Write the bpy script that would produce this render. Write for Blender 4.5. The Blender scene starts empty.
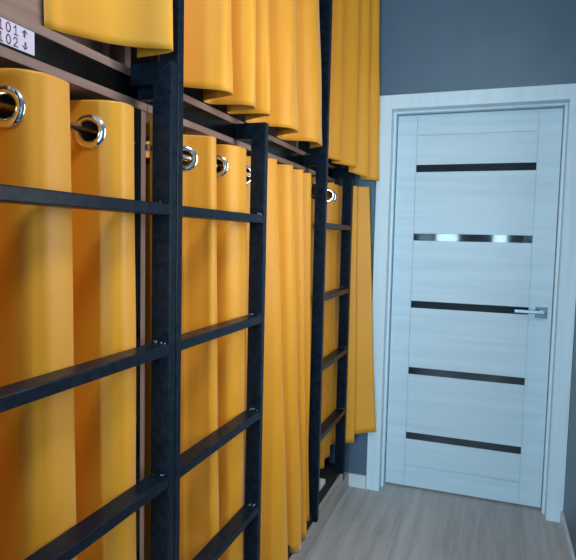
import bpy, bmesh, math, random
from mathutils import Vector, Matrix
random.seed(7)
sc = bpy.context.scene
C = sc.collection
V = Vector

# ------------------------------------------------------------------ helpers
def add_box(bm, x0, x1, y0, y1, z0, z1, bev=0.0):
    x0, x1 = min(x0, x1), max(x0, x1); y0, y1 = min(y0, y1), max(y0, y1); z0, z1 = min(z0, z1), max(z0, z1)
    b = bmesh.new()
    r = bmesh.ops.create_cube(b, size=1.0)
    for v in b.verts:
        v.co = V(((x0+x1)/2 + v.co.x*(x1-x0), (y0+y1)/2 + v.co.y*(y1-y0), (z0+z1)/2 + v.co.z*(z1-z0)))
    if bev > 0:
        bmesh.ops.bevel(b, geom=list(b.edges), offset=bev, segments=2, profile=0.5, affect='EDGES')
    merge(bm, b)

def merge(bm, b):
    vm = {}
    for v in b.verts:
        vm[v] = bm.verts.new(v.co)
    for f in b.faces:
        try:
            nf = bm.faces.new([vm[v] for v in f.verts]); nf.smooth = f.smooth
        except ValueError:
            pass
    b.free()

def add_tube(bm, pts, r, seg=16, cap=True):
    rings = []
    n = len(pts)
    pts = [V(p) for p in pts]
    prev = None
    for i, p in enumerate(pts):
        d = (pts[min(i+1, n-1)] - pts[max(i-1, 0)]).normalized()
        a = prev if prev is not None else (V((0, 0, 1)) if abs(d.z) < .9 else V((1, 0, 0)))
        u = (a - d*a.dot(d)).normalized(); w = d.cross(u); prev = u
        rings.append([bm.verts.new(p + (u*math.cos(t) + w*math.sin(t))*r) for t in [2*math.pi*k/seg for k in range(seg)]])
    for i in range(n-1):
        for k in range(seg):
            f = bm.faces.new([rings[i][k], rings[i][(k+1) % seg], rings[i+1][(k+1) % seg], rings[i+1][k]]); f.smooth = True
    if cap:
        bm.faces.new(rings[0][::-1]); bm.faces.new(rings[-1])

def add_torus(bm, mat, R, prof, seg=36):
    """revolve a closed profile [(radius offset, height)] about local z at radius R"""
    rings = []
    for k in range(seg):
        t = 2*math.pi*k/seg
        rings.append([bm.verts.new(mat @ V(((R+a)*math.cos(t), (R+a)*math.sin(t), h))) for a, h in prof])
    m = len(prof)
    for k in range(seg):
        for j in range(m):
            f = bm.faces.new([rings[k][j], rings[(k+1) % seg][j], rings[(k+1) % seg][(j+1) % m], rings[k][(j+1) % m]]); f.smooth = True

def obj(name, bm, mat, parent=None):
    bmesh.ops.recalc_face_normals(bm, faces=bm.faces)
    me = bpy.data.meshes.new(name); bm.to_mesh(me); bm.free()
    o = bpy.data.objects.new(name, me); C.objects.link(o)
    me.materials.append(mat)
    if parent is not None:
        o.parent = parent
        o.matrix_parent_inverse = Matrix.Translation(-world_loc(parent))
    return o

def world_loc(o):
    l = V(o.location)
    return l if o.parent is None else l + V((0, 0, 0))

def box_obj(name, mat, parent, *dims, bev=0.0):
    bm = bmesh.new(); add_box(bm, *dims, bev=bev)
    return obj(name, bm, mat, parent)

def tag(o, label, cat, group=None, kind=None):
    o['label'] = label; o['category'] = cat
    if group: o['group'] = group
    if kind: o['kind'] = kind
    return o

def thing(name, label, cat, loc, group=None):
    o = bpy.data.objects.new(name, None); C.objects.link(o)
    o.location = loc; o.empty_display_size = .05
    return tag(o, label, cat, group)

def struct(name, bm, mat, label, cat):
    o = obj(name, bm, mat)
    return tag(o, label, cat, None, 'structure')

# ------------------------------------------------------------------ materials
def mat_base(name):
    m = bpy.data.materials.new(name); m.use_nodes = True
    nt = m.node_tree; b = nt.nodes['Principled BSDF']
    return m, nt, b

def N(nt, typ, **kw):
    n = nt.nodes.new(typ)
    for k, v in kw.items():
        setattr(n, k, v)
    return n

def coords(nt, scale=(1, 1, 1), rot=(0, 0, 0)):
    tc = N(nt, 'ShaderNodeTexCoord'); mp = N(nt, 'ShaderNodeMapping')
    mp.inputs['Scale'].default_value = scale; mp.inputs['Rotation'].default_value = rot
    nt.links.new(tc.outputs['Object'], mp.inputs['Vector'])
    return mp.outputs['Vector']

def noise(nt, vec, scale, detail=4, rough=.55):
    n = N(nt, 'ShaderNodeTexNoise'); n.inputs['Scale'].default_value = scale
    n.inputs['Detail'].default_value = detail; n.inputs['Roughness'].default_value = rough
    nt.links.new(vec, n.inputs['Vector']); return n.outputs['Fac']

def ramp(nt, fac, stops):
    r = N(nt, 'ShaderNodeValToRGB'); e = r.color_ramp.elements
    while len(e) < len(stops): e.new(.5)
    for el, (p, c) in zip(e, stops):
        el.position = p; el.color = (*c, 1) if len(c) == 3 else c
    nt.links.new(fac, r.inputs['Fac']); return r.outputs['Color']

def bump(nt, b, h, strength, dist=.001):
    bp = N(nt, 'ShaderNodeBump'); bp.inputs['Strength'].default_value = strength; bp.inputs['Distance'].default_value = dist
    nt.links.new(h, bp.inputs['Height']); nt.links.new(bp.outputs['Normal'], b.inputs['Normal'])

def steel(name='black_steel', c0=(.003, .006, .011), c1=(.010, .023, .041), rough=(.26, .42), metallic=0.0, spec=.16):
    m, nt, b = mat_base(name)
    v = coords(nt)
    n1 = noise(nt, v, 55, 6, .65)
    nt.links.new(ramp(nt, n1, [(.35, c0), (.70, c1)]), b.inputs['Base Color'])
    n2 = noise(nt, v, 18, 4)
    mr = N(nt, 'ShaderNodeMapRange'); mr.inputs['To Min'].default_value = rough[0]; mr.inputs['To Max'].default_value = rough[1]
    nt.links.new(n2, mr.inputs['Value']); nt.links.new(mr.outputs['Result'], b.inputs['Roughness'])
    b.inputs['Specular IOR Level'].default_value = spec; b.inputs['IOR'].default_value = 1.4
    bump(nt, b, n1, .12, .002)
    return m

def cloth(name, c0, c1):
    m, nt, b = mat_base(name)
    v = coords(nt)
    n1 = noise(nt, v, 3.0, 3)
    col = ramp(nt, n1, [(.3, c0), (.7, c1)])
    nt.links.new(col, b.inputs['Base Color'])
    b.inputs['Roughness'].default_value = .52
    b.inputs['Sheen Weight'].default_value = .5; b.inputs['Specular IOR Level'].default_value = .55
    b.inputs['Sheen Roughness'].default_value = .4
    b.inputs['Sheen Tint'].default_value = (1, .9, .7, 1)
    wv = coords(nt, (1, 1, 1)); 
    fine = noise(nt, wv, 420, 2)
    bump(nt, b, fine, .25, .0006)
    tr = N(nt, 'ShaderNodeBsdfTranslucent'); nt.links.new(col, tr.inputs['Color'])
    mx = N(nt, 'ShaderNodeMixShader'); mx.inputs[0].default_value = .05
    out = nt.nodes['Material Output']
    nt.links.new(b.outputs[0], mx.inputs[1]); nt.links.new(tr.outputs[0], mx.inputs[2]); nt.links.new(mx.outputs[0], out.inputs['Surface'])
    return m

def wood(name, c0, c1, c2, scale=(30, 2.0, 30), rough=.5, spec=.4):
    m, nt, b = mat_base(name)
    v = coords(nt, scale)
    n1 = noise(nt, v, 1.0, 7, .62)
    nt.links.new(ramp(nt, n1, [(.28, c0), (.5, c1), (.74, c2)]), b.inputs['Base Color'])
    b.inputs['Roughness'].default_value = rough; b.inputs['Specular IOR Level'].default_value = spec; b.inputs['IOR'].default_value = 1.4
    bump(nt, b, n1, .06, .001)
    return m

def paint(name, c, rough=.7, var=.06, scale=6, bmp=.1):
    m, nt, b = mat_base(name)
    v = coords(nt)
    n1 = noise(nt, v, scale, 5)
    a = tuple(x*(1-var) for x in c); d = tuple(min(1, x*(1+var)) for x in c)
    nt.links.new(ramp(nt, n1, [(.3, a), (.7, d)]), b.inputs['Base Color'])
    b.inputs['Roughness'].default_value = rough
    bump(nt, b, noise(nt, v, 260, 3), bmp, .0008)
    return m

def chrome(name, c, rough=.08):
    m, nt, b = mat_base(name)
    v = coords(nt)
    n1 = noise(nt, v, 40, 3)
    mr = N(nt, 'ShaderNodeMapRange'); mr.inputs['To Min'].default_value = rough; mr.inputs['To Max'].default_value = rough+.08
    nt.links.new(n1, mr.inputs['Value']); nt.links.new(mr.outputs['Result'], b.inputs['Roughness'])
    b.inputs['Base Color'].default_value = (*c, 1); b.inputs['Metallic'].default_value = 1
    return m

def floor_mat():
    m, nt, b = mat_base('grey_oak_laminate')
    tc = N(nt, 'ShaderNodeTexCoord')
    mp = N(nt, 'ShaderNodeMapping'); mp.inputs['Rotation'].default_value = (0, 0, math.radians(90))
    nt.links.new(tc.outputs['Object'], mp.inputs['Vector'])
    br = N(nt, 'ShaderNodeTexBrick'); br.offset = .37
    br.inputs['Scale'].default_value = 1; br.inputs['Brick Width'].default_value = 1.28; br.inputs['Row Height'].default_value = .192
    br.inputs['Mortar Size'].default_value = .0016; br.inputs['Mortar Smooth'].default_value = .3
    br.inputs['Color1'].default_value = (.46, .46, .46, 1); br.inputs['Color2'].default_value = (.55, .55, .55, 1); br.inputs['Mortar'].default_value = (.32, .32, .32, 1)
    nt.links.new(mp.outputs['Vector'], br.inputs['Vector'])
    v = coords(nt, (26, 1.6, 1)); g = noise(nt, v, 1.0, 8, .65)
    v2 = coords(nt, (5, 1.2, 1)); g2 = noise(nt, v2, 1.0, 4, .5)
    col = ramp(nt, g, [(.25, (.29, .272, .255)), (.5, (.42, .40, .385)), (.78, (.53, .51, .49))])
    mx = N(nt, 'ShaderNodeMix', data_type='RGBA', blend_type='OVERLAY'); mx.inputs['Factor'].default_value = .5
    nt.links.new(col, mx.inputs['A']); nt.links.new(br.outputs['Color'], mx.inputs['B'])
    mx2 = N(nt, 'ShaderNodeMix', data_type='RGBA', blend_type='OVERLAY'); mx2.inputs['Factor'].default_value = .4
    nt.links.new(mx.outputs['Result'], mx2.inputs['A'])
    nt.links.new(ramp(nt, g2, [(.3, (.36, .36, .36)), (.7, (.62, .62, .62))]), mx2.inputs['B'])
    nt.links.new(mx2.outputs['Result'], b.inputs['Base Color'])
    b.inputs['Roughness'].default_value = .42; b.inputs['Specular IOR Level'].default_value = .4
    bump(nt, b, g, .05, .001)
    return m

def pane_mat():
    m, nt, b = mat_base('window_glass')
    nt.nodes.remove(b)
    g = N(nt, 'ShaderNodeBsdfGlossy'); g.inputs['Roughness'].default_value = .02
    t = N(nt, 'ShaderNodeBsdfTransparent'); mx = N(nt, 'ShaderNodeMixShader'); mx.inputs[0].default_value = .06
    nt.links.new(t.outputs[0], mx.inputs[1]); nt.links.new(g.outputs[0], mx.inputs[2])
    nt.links.new(mx.outputs[0], nt.nodes['Material Output'].inputs['Surface'])
    return m

def emis(name, c, s):
    m, nt, b = mat_base(name)
    b.inputs['Emission Color'].default_value = (*c, 1); b.inputs['Emission Strength'].default_value = s
    return m

M = dict(
    steel=steel(),
    rail=steel('black_bed_rail', (.0015, .0015, .0016), (.004, .004, .0043), (.16, .28), 0.0, .2),
    weld=steel('bare_weld', (.25, .28, .32), (.5, .55, .6), (.25, .4), 1.0),
    curtain=cloth('mustard_curtain', (.79, .335, .010), (.84, .37, .014)),
    oak=wood('pinkish_oak_board', (.20, .125, .098), (.28, .18, .145), (.35, .235, .19), (18, 1.3, 40)),
    oakv=wood('pinkish_oak_upright', (.20, .13, .10), (.28, .185, .15), (.36, .25, .20), (30, 30, 1.5)),
    plinth=wood('greige_plinth_board', (.30, .265, .235), (.42, .38, .34), (.52, .48, .44), (20, 1.4, 34)),
    door=wood('white_ash_laminate', (.52, .65, .71), (.575, .715, .775), (.62, .76, .82), (1.6, 20, 34), .38, .45),
    casing=wood('white_casing_laminate', (.60, .74, .80), (.66, .795, .85), (.71, .84, .885), (24, 24, 1.2), .4, .45),
    glass=None,
    wall=paint('blue_grey_wall_paint', (.082, .14, .195), .42),
    ceil=paint('white_ceiling_paint', (.78, .79, .79), .85),
    base=paint('white_skirting', (.66, .70, .72), .45, .03),
    floor=floor_mat(),
    chrome=chrome('polished_chrome', (.80, .82, .84), .06),
    brass=chrome('champagne_rod', (.86, .76, .55), .14),
    dchrome=chrome('smoked_chrome', (.10, .13, .15), .2),
    lever=chrome('satin_chrome', (.22, .26, .29), .3),
    paper=paint('white_sticker', (.66, .60, .74), .5, .03),
    ink=paint('plum_marker_ink', (.17, .03, .07), .6, .1),
    white=paint('white_cotton', (.75, .76, .78), .9),
    pane=pane_mat(),
    lampbody=paint('lamp_white_metal', (.8, .8, .8), .4),
    diffuser=emis('lamp_diffuser', (.93, .97, 1.0), .8),
    rubber=paint('black_rubber', (.02, .02, .022), .8),
)
gm, gnt, gb = mat_base('smoked_mirror_glass')
gv = coords(gnt); gnt.links.new(ramp(gnt, noise(gnt, gv, 8, 2), [(.3, (.016, .024, .030)), (.7, (.022, .032, .040))]), gb.inputs['Base Color'])
gb.inputs['Roughness'].default_value = .05; gb.inputs['Specular IOR Level'].default_value = .32; gb.inputs['IOR'].default_value = 1.5
M['glass'] = gm

# ------------------------------------------------------------------ key numbers (metres)
XR = .377          # right wall
XL = -2.75         # wall behind the bunks
YE = 2.99          # end wall face
YB = -2.3          # back wall face
ZC = 2.80
XF = -.69          # aisle face of the ladders and plinth
XB = -.80          # front face of the bed rails

# ------------------------------------------------------------------ room shell
bm = bmesh.new(); add_box(bm, XL-.1, XR+.1, YB-.1, 3.5, -.08, 0); struct('floor', bm, M['floor'], 'grey oak laminate floor of the narrow corridor', 'floor')
bm = bmesh.new(); add_box(bm, XL-.1, XR+.1, YB-.1, 3.5, ZC, ZC+.08); struct('ceiling', bm, M['ceil'], 'white ceiling above the corridor', 'ceiling')
RY0, RY1, RZ0, RZ1 = 1.32, 1.98, 0.95, 2.15  # opening for an unseen window, added to light the curtain folds
bm = bmesh.new()
add_box(bm, XR, XR+.1, YB-.1, RY0, 0, ZC); add_box(bm, XR, XR+.1, RY1, 3.5, 0, ZC)
add_box(bm, XR, XR+.1, RY0, RY1, 0, RZ0); add_box(bm, XR, XR+.1, RY0, RY1, RZ1, ZC)
struct('wall_right', bm, M['wall'], 'blue grey wall right of the door', 'wall')
bm = bmesh.new()
for a in ((RY0, RY0+.05, RZ0, RZ1), (RY1-.05, RY1, RZ0, RZ1), (RY0+.05, RY1-.05, RZ0, RZ0+.05), (RY0+.05, RY1-.05, RZ1-.05, RZ1)):
    add_box(bm, XR+.03, XR+.08, a[0], a[1], a[2], a[3], .004)
w = struct('window_2', bm, M['base'], 'white framed window in the right wall opposite the bunks', 'window')
box_obj('pane', M['pane'], w, XR+.052, XR+.058, RY0+.05, RY1-.05, RZ0+.05, RZ1-.05)
bm = bmesh.new(); add_box(bm, XL-.1, XL, YB-.1, 3.5, 0, ZC); add_box(bm, XL, -.86, YB, -.063, 0, ZC); struct('wall_left', bm, M['wall'], 'wall behind the bunks', 'wall')
# end wall with the door opening
DX0, DX1, DZ = -.546, .322, 2.045
bm = bmesh.new()
add_box(bm, XL, DX0, YE, YE+.16, 0, ZC); add_box(bm, DX1, XR, YE, YE+.16, 0, ZC); add_box(bm, DX0, DX1, YE, YE+.16, DZ, ZC)
struct('wall_end', bm, M['wall'], 'blue grey end wall around and above the white door', 'wall')
# back wall with the window, split in two by an added pier
WZ0, WZ1 = .58, 2.10
WIN = [(-.82, -.46), (-.04, .20)]  # wall pier left between, added so the door glass reflects a dark middle
bm = bmesh.new()
xs = [XL, WIN[0][0], WIN[0][1], WIN[1][0], WIN[1][1], XR]
for k in (0, 2, 4): add_box(bm, xs[k], xs[k+1], YB-.12, YB, 0, ZC)
for a, b in WIN: add_box(bm, a, b, YB-.12, YB, 0, WZ0); add_box(bm, a, b, YB-.12, YB, WZ1, ZC)
struct('wall_back', bm, M['ceil'], 'white wall behind the viewer with two windows', 'wall')
for k, (a, b) in enumerate(WIN):
    bm = bmesh.new()
    for q in ((a, a+.03, WZ0, WZ1), (b-.03, b, WZ0, WZ1), (a+.03, b-.03, WZ0, WZ0+.03), (a+.03, b-.03, WZ1-.03, WZ1)):
        add_box(bm, q[0], q[1], YB-.09, YB-.04, q[2], q[3], .004)
    w = struct('window_%d' % (1+2*k), bm, M['base'], ('wide', 'narrow')[k] + ' white framed window at the back of the corridor', 'window')
    box_obj('pane', M['pane'], w, a+.03, b-.03, YB-.068, YB-.062, WZ0+.03, WZ1-.03)
# skirting
bm = bmesh.new(); add_box(bm, XL, -.596, YE-.014, YE, 0, .072, .002); struct('baseboard_end', bm, M['base'], 'short white baseboard between bunk plinth and door frame', 'baseboard')
bm = bmesh.new(); add_box(bm, XR-.013, XR, YB, 2.972, 0, .062, .002); struct('baseboard_right', bm, M['base'], 'white baseboard along the right wall', 'baseboard')

# ------------------------------------------------------------------ door frame and door
TX0, TX1, TZ = -.594, .3765, 2.098
IX0, IX1, IZ = -.524, .301, 2.027
YT = 2.976
bm = bmesh.new()
add_box(bm, TX0, IX0, YT, YE+.002, 0, TZ, .0025); add_box(bm, IX1, TX1, YT, YE+.002, 0, TZ, .0025); add_box(bm, IX0-.002, IX1+.002, YT, YE+.002, IZ, TZ, .0025)
tr = struct('trim_1', bm, M['casing'], 'white wood grain frame around the closed door', 'door frame')
bm = bmesh.new()
for a in ((DX0, IX0+.0, YE, 3.14), (IX1, DX1, YE, 3.14)):
    add_box(bm, a[0], a[1], a[2], a[3], 0, IZ+.018)
add_box(bm, IX0, IX1, YE, 3.14, IZ, IZ+.018)
# stop bead the leaf closes against
add_box(bm, IX0, IX0+.012, 3.045, 3.14, 0, IZ, .001); add_box(bm, IX1-.012, IX1, 3.045, 3.14, 0, IZ, .001); add_box(bm, IX0+.012, IX1-.012, 3.045, 3.14, IZ-.010, IZ, .001)
obj('jamb', bm, M['casing'], tr)

LX0, LX1, LZ0, LZ1, YD = -.5075, .2855, .012, 2.012, 3.084
SX0, SX1 = -.405, .180                       # inner edges of the two stiles
strips = [1.735, 1.3745, 1.0145, .653, .2935]; SH = .019
bm = bmesh.new()
add_box(bm, LX0, LX1, YD+.006, YD+.04, LZ0, LZ1)                      # core
add_box(bm, LX0, SX0-.001, YD, YD+.008, LZ0, LZ1, .0012); add_box(bm, SX1+.001, LX1, YD, YD+.008, LZ0, LZ1, .0012)
add_box(bm, SX0+.0008, SX1-.0008, YD+.0004, YD+.008, 1.9075, LZ1, .0012); add_box(bm, SX0+.0008, SX1-.0008, YD+.0004, YD+.008, LZ0, .126, .0012)
edges = [1.9045] + [z for s in strips for z in (s+SH, s-SH)] + [.129]
for k in range(0, len(edges), 2):
    add_box(bm, SX0+.0008, SX1-.0008, YD+.0012, YD+.008, edges[k+1], edges[k], .0012)
door = struct('door_1', bm, M['door'], 'closed white door with five dark glass strips', 'door')
for s in strips:
    g = box_obj('glass_strip', M['glass'], door, SX0+.0008, SX1-.0008, YD+.0022, YD+.0068, s-SH+.0006, s+SH-.0006)
    g['label'] = 'dark smoked glass strip across the white door'
# handle: square rosette, neck and lever
hx, hz = .238, 1.011
h = box_obj('door_handle', M['dchrome'], door, hx-.0275, hx+.0275, YD-.009, YD, hz-.0275, hz+.0275, bev=.002)
h['label'] = 'square smoked chrome door handle'
bm = bmesh.new(); add_tube(bm, [(hx, YD-.008, hz+.006), (hx, YD-.048, hz+.006)], .0095, 20)
obj('neck', bm, M['chrome'], h)
bm = bmesh.new(); add_box(bm, hx-.128, hx+.011, YD-.056, YD-.043, hz-.003, hz+.014, .003)
obj('lever', bm, M['lever'], h)

# ------------------------------------------------------------------ bunk units
Y0, Y1, Y2, Y3 = -.06, 1.196, 2.424, 2.972    # unit boundaries
def bunk(label, ya, yb, fascia=None, last=False, upper_board=False):
    t = thing('bunk_bed', label, 'bunk bed', (XB, (ya+yb)/2, 0), 'bunk units along the left wall')
    ZR0, ZR1 = 1.668, 1.715
    bm = bmesh.new(); add_box(bm, XB-.045, XB, ya+.001, yb-.001, ZR0, ZR1, .002)
    obj('bed_rail', bm, M['rail'], t)['label'] = 'black steel rail under the upper bunk'
    # boards above and below the rail
    bm = bmesh.new(); add_box(bm, -2.70, XB, ya+.001, yb-.001, ZR1+.0003, ZR1+.0185, .0008)
    obj('bunk_board', bm, M['oak'], t)
    bm = bmesh.new(); add_box(bm, -2.70, XB, ya+.001, yb-.001, ZR0-.0185, ZR0-.0003, .0008)
    obj('lower_ceiling_board', bm, M['oak'], t)
    # uprights and partition at the far end
    if not last:
        bm = bmesh.new(); add_box(bm, XB-.05, XB, yb-.062, yb-.025, .08, ZR0-.019, .002)
        obj('post', bm, M['rail'], t)
        bm = bmesh.new(); add_box(bm, -2.70, XB-.004, yb-.024, yb-.001, .08, ZR0-.019, .001)
        obj('partition', bm, M['oakv'], t)
        bm = bmesh.new(); add_box(bm, -2.70, XB-.03, yb-.048, yb-.026, ZR1+.019, 2.70, .001)
        obj('partition', bm, M['oakv'], t)
    else:
        bm = bmesh.new(); add_box(bm, XB-.05, XB, yb-.036, yb-.003, .08, ZR0-.019, .002)
        obj('post', bm, M['rail'], t)
    # head rail carrying the upper curtain
    bm = bmesh.new(); add_box(bm, XB-.045, XB, ya+.001, yb-.001, 2.70, 2.745, .002)
    obj('head_rail', bm, M['rail'], t)
    # base: black bearer, plinth board on the floor
    bm = bmesh.new(); add_box(bm, -.86, XF-.026, ya+.001, yb-.001, .060, .118, .002)
    add_box(bm, -2.70, -.86, ya+.001, yb-.001, .09, .118)
    obj('base_bearer', bm, M['rubber'], t)
    bm = bmesh.new(); add_box(bm, XF-.020, XF, ya+.001, yb-.001, 0, .080, .001)
    obj('plinth', bm, M['plinth'], t)
    if fascia:
        bm = bmesh.new()
        n = 5; w = (fascia[1]-fascia[0])/n
        for k in range(n):
            add_box(bm, XF-.018, XF-.001, fascia[0]+k*w+.0006, fascia[0]+(k+1)*w-.0006, .0805, .122, .0012)
        obj('fascia_board', bm, M['plinth'], t)
    if upper_board:
        bm = bmesh.new(); add_box(bm, XB-.085, XB-.065, ya+.03, yb-.049, ZR1+.019, 2.02, .001)
        obj('guard_board', bm, M['oak'], t)
    return t
bunk('nearest bunk unit, its black rail bearing the white number sticker', Y0, Y1, upper_board=True)
bunk('middle bunk unit between the two ladders with visible tops', Y1, Y2)
bunk('farthest and narrowest bunk unit, beside the white door', Y2, Y3, fascia=(2.404, 2.844), last=True)

# ------------------------------------------------------------------ curtain rods
def rod(ya, yb, x, z, r, mat, label, group):
    bm = bmesh.new(); add_tube(bm, [(x, ya, z), (x, yb, z)], r, 20)
    tag(obj('curtain_rod', bm, mat), label, 'curtain rod', group)
XRD, ZRD = -.80, 1.565
rod(Y0+.002, Y1-.0625, XRD, ZRD, .0085, M['brass'], 'shiny rod through the nearest lower curtain', 'lower curtain rods')
rod(Y1, Y2-.0625, XRD, ZRD, .0085, M['brass'], 'shiny rod through the middle lower curtain', 'lower curtain rods')
rod(Y2, Y3-.0365, XRD, ZRD, .0085, M['brass'], 'shiny rod through the farthest lower curtain beside the door', 'lower curtain rods')

# ------------------------------------------------------------------ ladders
def ladder(label, ya, yb, top=1.715, rung_ids=(1, 2, 3, 4)):
    """ya / yb: near edges (camera side) of the two rails; left rail runs on upwards, right rail stops at the bed rail"""
    t = thing('bunk_ladder', label, 'ladder', (XF-.025, (ya+yb)/2, .08), 'black steel ladders')
    W = .026; X0, X1 = XF-.050, XF
    def weldspots(bm, p, n):
        for k in range(n):
            q = V(p) + V((random.uniform(-.018, .020), -.002, random.uniform(-.002, .004)))
            bmesh.ops.create_icosphere(bm, subdivisions=1, radius=random.uniform(.0012, .0026), matrix=Matrix.Translation(q))
    # tall rail
    bm = bmesh.new(); add_box(bm, X0, X1, ya, ya+W, .0805, 2.72, .003)
    obj('side_rail', bm, M['steel'], t)
    bm = bmesh.new(); add_box(bm, XB+.0005, X0+.001, ya+.001, ya+W-.001, 1.667, 1.715, .002)
    obj('wall_bracket', bm, M['steel'], t)
    bm = bmesh.new(); add_box(bm, XB+.0005, X0+.001, ya+.001, ya+W-.001, 2.70, 2.745, .002)
    obj('wall_bracket', bm, M['steel'], t)
    # short rail with mitred return to the bed rail
    bm = bmesh.new()
    b = bmesh.new()
    out = [(X0, .0805), (X1, .0805), (X1, top), (X0, top-.05)]
    vs = [[b.verts.new((x, y, z)) for x, z in out] for y in (yb, yb+W)]
    b.faces.new(vs[0]); b.faces.new(vs[1][::-1])
    for k in range(4): b.faces.new([vs[0][k], vs[0][(k+1) % 4], vs[1][(k+1) % 4], vs[1][k]])
    bmesh.ops.recalc_face_normals(b, faces=b.faces); bmesh.ops.bevel(b, geom=list(b.edges), offset=.0025, segments=2, profile=.5, affect='EDGES')
    merge(bm, b); obj('side_rail', bm, M['steel'], t)
    bm = bmesh.new(); b = bmesh.new()
    out = [(XB+.0005, top-.05), (X0, top-.05), (X1, top), (XB+.0005, top)]
    vs = [[b.verts.new((x, y, z)) for x, z in out] for y in (yb, yb+W)]
    b.faces.new(vs[0]); b.faces.new(vs[1][::-1])
    for k in range(4): b.faces.new([vs[0][k], vs[0][(k+1) % 4], vs[1][(k+1) % 4], vs[1][k]])
    bmesh.ops.recalc_face_normals(b, faces=b.faces); bmesh.ops.bevel(b, geom=list(b.edges), offset=.0025, segments=2, profile=.5, affect='EDGES')
    merge(bm, b); obj('wall_bracket', bm, M['steel'], t)
    for i in rung_ids:
        z = RZ[i-1]
        bm = bmesh.new(); add_box(bm, X0+.001, X1-.0005, ya+W, yb, z, z+.025, .0022)
        r = obj('rung', bm, M['steel'], t)
        bm = bmesh.new(); weldspots(bm, (XF-.024, yb-.001, z+.027), 5)
        obj('weld_spots', bm, M['weld'], r)
    return t
RZ = [1.399, 1.079, .765, .444]
ladder('nearest black steel ladder, cut off by the left picture edge', .60, 1.124, 1.742)
ladder('middle black steel ladder, its right rail ending in a mitred corner', 1.152, 1.678)
ladder('farthest black steel ladder, nearest the white door', 2.374, 2.846)

# ------------------------------------------------------------------ curtains
def catmull(P, n):
    """resample a polyline of control points as a smooth curve with n points (uniform in arc length)"""
    pts = [V((p[0], p[1])) for p in P]
    ext = [pts[0]*2-pts[1]] + pts + [pts[-1]*2-pts[-2]]
    out = []; tags = []
    S = 20
    for i in range(1, len(ext)-2):
        for k in range(S):
            t = k/S; a, b, c, d = ext[i-1], ext[i], ext[i+1], ext[i+2]
            out.append(.5*((2*b) + (c-a)*t + (2*a-5*b+4*c-d)*t*t + (3*b-a-3*c+d)*t**3)); tags.append(i-1+t)
    out.append(pts[-1]); tags.append(len(pts)-1.0)
    return out, tags

def curtain(label, group, top, bot, ztop, zbot, rows=44, eyelets=(), zey=None, wob=.004, seed=1, ease=1.0):
    """top / bot: matching control points (Y, X) of the cloth seen from above; zbot: number or list per control point"""
    rnd = random.Random(seed)
    T, tg = catmull(top, 0); B, _ = catmull(bot, 0)
    n = len(T)
    if not isinstance(zbot, (list, tuple)): zbot = [zbot]*len(top)
    def zb(t):
        i = min(int(t), len(zbot)-2); f = t-i; f = f*f*(3-2*f)
        return zbot[i]*(1-f) + zbot[i+1]*f
    ph = [rnd.uniform(0, 6.28) for _ in range(8)]
    bm = bmesh.new(); grid = []
    levels = [0.125*k/26/(ztop-1.6 if ztop-1.6 > .5 else 1.5) for k in range(26)]
    s0 = 0.125/(ztop-1.6 if ztop-1.6 > .5 else 1.5)
    levels += [s0+(1-s0)*k/rows for k in range(rows+1)]
    rows = len(levels)-1
    for j in range(rows+1):
        s = levels[j]; e = s**ease
        row = []
        for i in range(n):
            p = T[i].lerp(B[i], e)
            u = tg[i]
            wx = wob*s*(math.sin(3.1*s*3 + u*1.3 + ph[0]) + .6*math.sin(7.3*s*2 + u*2.1 + ph[1]))
            wy = wob*.7*s*(math.sin(2.3*s*3 + u*1.7 + ph[2]))
            z = ztop + (zb(u)-ztop)*s
            row.append(bm.verts.new((p.y+wx, p.x+wy, z)))
        grid.append(row)
    for j in range(rows):
        for i in range(n-1):
            f = bm.faces.new([grid[j][i], grid[j][i+1], grid[j+1][i+1], grid[j+1][i]]); f.smooth = True
    # punch the eyelet holes
    zc = zey if zey is not None else ZRD
    eys = []
    for u in eyelets:
        k = min(range(n), key=lambda q: abs(tg[q]-u))
        s = (ztop-zc)/(ztop-zb(tg[k])); p = T[k].lerp(B[k], s**ease)
        a, b = T[max(k-2, 0)], T[min(k+2, n-1)]
        d = (b-a).normalized()
        tan = V((d.y, d.x, 0)); nor = V((tan.y, -tan.x, 0))
        eys.append((V((p.y, p.x, zc)), tan, nor))
    kill = set()
    for c, tan, nor in eys:
        for f in bm.faces:
            m = f.calc_center_median()-c
            if abs(m.dot(nor)) < .03 and m.dot(tan)**2 + m.z**2 < .0250**2: kill.add(f)
    if kill: bmesh.ops.delete(bm, geom=list(kill), context='FACES')
    o = obj('curtain', bm, M['curtain'])
    so = o.modifiers.new('thickness', 'SOLIDIFY'); so.thickness = .0024; so.offset = 0
    tag(o, label, 'curtain', group)
    for c, tan, nor in eys:
        mat = Matrix((( *tan, 0), (0, 0, 1, 0), (*nor, 0), (0, 0, 0, 1))).transposed()
        mat = Matrix.Translation(c) @ mat
        bm = bmesh.new()
        prof = [(-.0085, -.0030), (-.0070, -.0052), (-.0035, -.0062), (.0010, -.0056), (.0050, -.0038), (.0068, -.0018), (.0068, .0018), (.0050, .0038), (.0010, .0056), (-.0035, .0062), (-.0070, .0052), (-.0085, .0030)]
        add_torus(bm, mat, .0285, prof)
        e = obj('eyelet', bm, M['chrome'], o); e['label'] = 'chrome eyelet'
    return o

LG, UG = 'mustard curtains on the lower bunks', 'mustard curtains on the upper bunks'
ZT = 1.629
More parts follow.
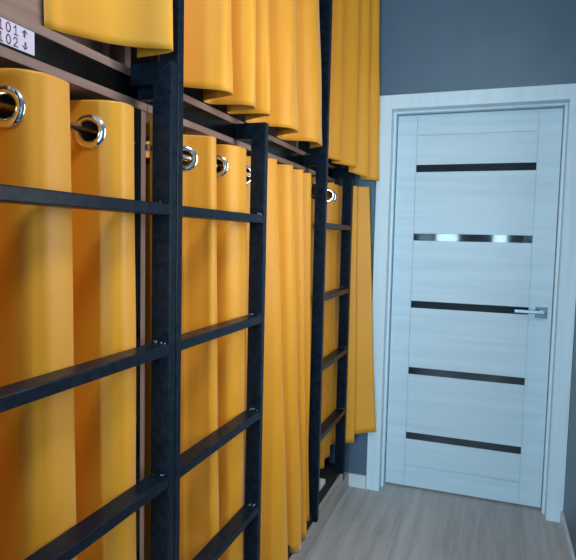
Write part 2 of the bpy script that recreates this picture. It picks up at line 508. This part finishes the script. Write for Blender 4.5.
# nearest lower curtain
def wave(first, folds, cr, va, last):
    # folds: (y of the near shoulder, y of the far shoulder) of every crest; steep flanks and deep valleys between them
    P = list(first)
    for k, (a, b) in enumerate(folds):
        m = (a+b)/2; w = b-a
        P += [(a-.004, cr-.035), (a+.22*w, cr-.006), (m, cr), (b-.10*w, cr-.008), (b+.004, cr-.038)]
        if k < len(folds)-1:
            n = folds[k+1][0]
            P += [(b+.25*(n-b), va+.012), ((b+n)/2, va), (b+.75*(n-b), va+.012)]
    return P + list(last)
cr, va = -.744, -.885
fA = [(.125, .255), (.33, .46), (.535, .665), (.768, .880), (.995, 1.078)]
topA = wave([(.10, va+.02)], fA, cr, va, [(1.088, -.80)])
botA = wave([(.11, va+.02)], [(.15, .28), (.355, .485), (.56, .69), (.765, .905), (1.012, 1.103)], cr, va, [(1.112, -.80)])
curtain('mustard curtain with two large eyelets in the lower bunk nearest the camera', LG, topA, botA, ZT, .135, eyelets=(1, 9, 17, 24.85, 32.75), wob=.003, seed=3)
# middle lower curtain
def saw(flanks, cr, va):
    # folds that rise slowly from a deep valley to a rounded crest and drop back sharply: (valley y, crest y)
    P = []
    for v, c in flanks:
        w = c-v
        P += [(v, va), (v+.30*w, va+.30*(cr-va)), (v+.62*w, va+.72*(cr-va)), (v+.86*w, cr-.010), (c-.004, cr-.002), (c+.012, cr-.030), (c+.026, va+.45*(cr-va))]
    return P
topB = wave([(1.205, -.80), (1.218, -.775), (1.235, -.85), (1.27, va), (1.335, va+.004)], [(1.405, 1.464), (1.560, 1.680)], cr, va, [(1.725, -.865), (1.80, -.80), (1.86, -.745), (1.90, -.738), (1.925, -.79), (1.955, -.855), (2.00, -.80), (2.035, -.742), (2.07, -.738), (2.09, -.79), (2.120, -.85), (2.165, -.77), (2.195, -.736), (2.213, -.77), (2.25, -.82), (2.30, -.75), (2.325, -.745), (2.345, -.78)])
botB = wave([(1.225, -.80), (1.24, -.775), (1.255, -.85), (1.30, va), (1.38, va+.004)], [(1.462, 1.529), (1.625, 1.742)], cr, va, [(1.79, -.84), (1.88, -.755), (1.94, -.70), (1.985, -.690), (2.01, -.735), (2.035, -.81), (2.07, -.755), (2.105, -.70), (2.145, -.688), (2.155, -.73), (2.17, -.80), (2.19, -.73), (2.208, -.690), (2.22, -.72), (2.25, -.785), (2.295, -.72), (2.315, -.715), (2.335, -.76)])
zB = [.14]*18 + [.13, .11, .09, .086, .086, .086, .086, .086, .086, .086, .088, .09, .095, .105, .12, .12, .12, .12]
zB = ([.14]*(len(topB)-18) + zB[-18:])[:len(topB)]
curtain('mustard curtain in the middle lower bunk, behind the mitred ladder', LG, topB, botB, ZT, zB, eyelets=(1.6, 4.7, 12.8, 18.8, 22.8, 26.8), wob=.003, seed=5)
# farthest lower curtain
topC = [(2.43, -.80), (2.47, -.75), (2.53, -.82), (2.60, -.755), (2.655, -.815), (2.715, -.748), (2.755, -.805), (2.815, -.757), (2.868, -.785), (2.892, -.678), (2.918, -.715), (2.945, -.622)]
botC = [(2.43, -.80), (2.47, -.757), (2.53, -.80), (2.585, -.757), (2.64, -.80), (2.70, -.757), (2.745, -.80), (2.80, -.762), (2.874, -.765), (2.892, -.648), (2.914, -.68), (2.940, -.548)]
curtain('mustard curtain in the farthest lower bunk, its hem raised beside the door', LG, topC, botC, ZT, [.14, .14, .14, .14, .20, .20, .20, .22, .26, .28, .31, .335], eyelets=(.5, 2.5, 4.6, 6.5), wob=.002, seed=9)

ZU, ZUB = 2.66, 1.738
rod(Y0+.01, Y1-.050, -.755, 2.60, .0085, M['brass'], 'shiny rod through the nearest upper curtain', 'upper curtain rods')
rod(Y1-.02, Y2-.052, -.755, 2.60, .0085, M['brass'], 'shiny rod through the middle upper curtain', 'upper curtain rods')
rod(Y2-.02, 2.988, -.755, 2.60, .0085, M['brass'], 'shiny rod through the farthest upper curtain', 'upper curtain rods')
# nearest upper curtain (pushed to its far end)
topUA = [(.865, -.80), (.885, -.775), (.93, -.80), (.985, -.78), (1.035, -.745), (1.070, -.69), (1.102, -.680), (1.122, -.71), (1.130, -.77)]
botUA = [(.925, -.858), (.932, -.848), (.955, -.838), (.99, -.815), (1.035, -.785), (1.075, -.735), (1.102, -.682), (1.122, -.70), (1.132, -.785)]
curtain('mustard curtain above the white number sticker, gathered at one end of its bunk', UG, topUA, botUA, ZU, 1.757, eyelets=(3.5,), zey=2.60, wob=.0015, seed=11)
# middle upper curtain
uc, uv = -.682, -.80
topUB = wave([(1.192, -.70), (1.205, -.76), (1.225, uv), (1.275, uv)], [(1.330, 1.392), (1.468, 1.520), (1.585, 1.640), (1.765, 1.860), (2.025, 2.140)], uc, uv, [(2.175, -.77)])
botUB = wave([(1.195, -.70), (1.210, -.76), (1.240, uv), (1.30, uv)], [(1.365, 1.438), (1.540, 1.605), (1.660, 1.706), (1.880, 1.995), (2.175, 2.315)], uc, uv, [(2.352, -.76)])
curtain('wide mustard curtain of the middle upper bunk, between the two tall ladder rails', UG, topUB, botUB, ZU, ZUB, eyelets=(4, 12, 20, 28, 36), zey=2.60, wob=.002, seed=13)
# farthest upper curtain
topUC = [(2.415, -.725), (2.47, -.70), (2.53, -.77), (2.60, -.700), (2.66, -.75), (2.745, -.662), (2.785, -.70), (2.84, -.632), (2.875, -.67), (2.93, -.606), (2.955, -.62)]
botUC = [(2.415, -.735), (2.47, -.715), (2.53, -.775), (2.62, -.695), (2.67, -.75), (2.765, -.655), (2.80, -.70), (2.865, -.615), (2.895, -.655), (2.94, -.576), (2.965, -.60)]
curtain('narrow mustard curtain of the upper bunk nearest the door', UG, topUC, botUC, ZU, [1.745, 1.74, 1.73, 1.72, 1.72, 1.71, 1.69, 1.668, 1.665, 1.66, 1.66], eyelets=(1.5, 3.5), zey=2.60, wob=.002, seed=17)

# ------------------------------------------------------------------ sticker with hand-written numbers
bm = bmesh.new(); add_box(bm, XB+.0002, XB+.0010, .60, .836, 1.6725, 1.7140, .0002)
stk = obj('number_sticker', bm, M['paper']); tag(stk, 'white sticker with handwritten 101 and 102 on the black rail', 'sticker')
def stroke(bm, pts, w=.0021):
    # flat pen ribbon lying on the sticker; pts are (Y, Z)
    x = XB+.0013
    for (a, b), (c, d) in zip(pts[:-1], pts[1:]):
        A = V((x, a, b)); B = V((x, c, d)); t = (B-A).normalized(); nn = V((0, -t.z, t.y))*w/2
        q = [A-t*w*.3+nn, A-t*w*.3-nn, B+t*w*.3-nn, B+t*w*.3+nn]
        top = [bm.verts.new(p) for p in q]; bot = [bm.verts.new(p - V((.0005, 0, 0))) for p in q]
        bm.faces.new(top); bm.faces.new(bot[::-1])
        for k in range(4): bm.faces.new([top[k], bot[k], bot[(k+1) % 4], top[(k+1) % 4]])
def glyph(ch, y, z, w, h):
    P = lambda a, b: (y+a*w, z+b*h)
    if ch == '1': L = [[P(.15, .72), P(.55, 1), P(.55, 0)], [P(.15, 0), P(.95, 0)]]
    elif ch == '0': L = [[P(.5+.42*math.cos(t), .5+.5*math.sin(t)) for t in [2*math.pi*k/14 for k in range(15)]]]
    elif ch == '2': L = [[P(.08, .75), P(.25, .97), P(.55, 1), P(.8, .85), P(.78, .6), P(.4, .25), P(.05, .0), P(.95, .03)]]
    elif ch == 'up': L = [[P(.5, 0), P(.5, .95)], [P(.0, .62), P(.5, 1), P(1.0, .62)], [P(.3, .1), P(.3, .7)]]
    elif ch == 'down': L = [[P(.5, 1), P(.5, .05)], [P(.0, .42), P(.5, 0), P(1.0, .42)], [P(.7, .5), P(.7, .95)]]
    bm = bmesh.new()
    for l in L: stroke(bm, l)
    return bm
for row, z in (('101', 1.6955), ('102', 1.6755)):
    bm = bmesh.new()
    for ch, y in zip(row, (.755, .7715, .7875)):
        merge(bm, glyph(ch, y, z, .0105, .0150))
    obj('handwriting', bm, M['ink'], stk)
obj('handwriting', glyph('up', .808, 1.697, .011, .0125), M['ink'], stk)
obj('handwriting', glyph('down', .808, 1.677, .011, .0125), M['ink'], stk)

# ------------------------------------------------------------------ white cloth on the base behind the far ladder
bm = bmesh.new()
for k in range(3):
    add_box(bm, -.795, -.745+.002*k, 2.60+.006*k, 2.70-.008*k, .1185+.011*k, .1290+.011*k, .004)
tag(obj('folded_cloth', bm, M['white']), 'small white folded cloth on the black base behind the farthest ladder', 'cloth')

# ------------------------------------------------------------------ lamps: ceiling light and window light, the right-hand window being added
LXc, LYc = .06, .62
cl = thing('ceiling_light', 'round white ceiling lamp above the corridor', 'lamp', (LXc, LYc, ZC))
bm = bmesh.new(); bmesh.ops.create_cone(bm, cap_ends=True, segments=40, radius1=.27, radius2=.27, depth=.02, matrix=Matrix.Translation((LXc, LYc, ZC-.0105)))
obj('lamp_body', bm, M['lampbody'], cl)
bm = bmesh.new(); bmesh.ops.create_cone(bm, cap_ends=True, segments=40, radius1=.245, radius2=.255, depth=.02, matrix=Matrix.Translation((LXc, LYc, ZC-.031)))
obj('diffuser', bm, M['diffuser'], cl)
def area(name, loc, rot, sx, sy, power, col, shape='RECTANGLE'):
    l = bpy.data.lights.new(name, 'AREA'); l.shape = shape; l.size = sx; l.size_y = sy; l.energy = power; l.color = col
    o = bpy.data.objects.new(name, l); C.objects.link(o); o.location = loc; o.rotation_euler = rot
    return o
area('ceiling_lamp_light', (LXc, LYc, ZC-.045), (0, 0, 0), .48, .48, 15, (.93, .97, 1.0), 'DISK')
for a, b in WIN:
    area('window_daylight', ((a+b)/2, YB-.14, (WZ0+WZ1)/2), (math.radians(90), 0, 0), b-a-.02, WZ1-WZ0-.02, 150*(b-a)/.60, (.50, .78, 1.0))
area('window_daylight', (XR+.13, (RY0+RY1)/2, (RZ0+RZ1)/2), (math.radians(90), 0, math.radians(90)), RY1-RY0-.02, RZ1-RZ0-.02, 21, (.94, .98, 1.0))  # behind the added right-hand window, brightens the curtain crests

wd = bpy.data.worlds.new('sky'); sc.world = wd; wd.use_nodes = True
wd.node_tree.nodes['Background'].inputs['Color'].default_value = (.62, .78, 1.0, 1)
wd.node_tree.nodes['Background'].inputs['Strength'].default_value = .6

# ------------------------------------------------------------------ camera (fitted to the photograph)
f, yaw, pitch, roll, hc = 568.264, .3455, -.0736, .0226, 1.3535
cam = bpy.data.cameras.new('camera'); co = bpy.data.objects.new('camera', cam); C.objects.link(co)
cam.sensor_fit = 'HORIZONTAL'; cam.sensor_width = 36; cam.lens = 36*f/576; cam.clip_start = .02
F = V((-math.sin(yaw)*math.cos(pitch), math.cos(yaw)*math.cos(pitch), math.sin(pitch)))
R = V((math.cos(yaw), math.sin(yaw), 0)); U = R.cross(F)
R2 = R*math.cos(roll)+U*math.sin(roll); U2 = U*math.cos(roll)-R*math.sin(roll)
mw = Matrix((( R2.x, U2.x, -F.x, 0), (R2.y, U2.y, -F.y, 0), (R2.z, U2.z, -F.z, hc), (0, 0, 0, 1)))
co.matrix_world = mw
sc.camera = co
sc.view_settings.view_transform = 'Standard'; sc.view_settings.look = 'None'; sc.view_settings.gamma = 1
sc.view_settings.use_curve_mapping = False
sc.view_settings.exposure = 0.0
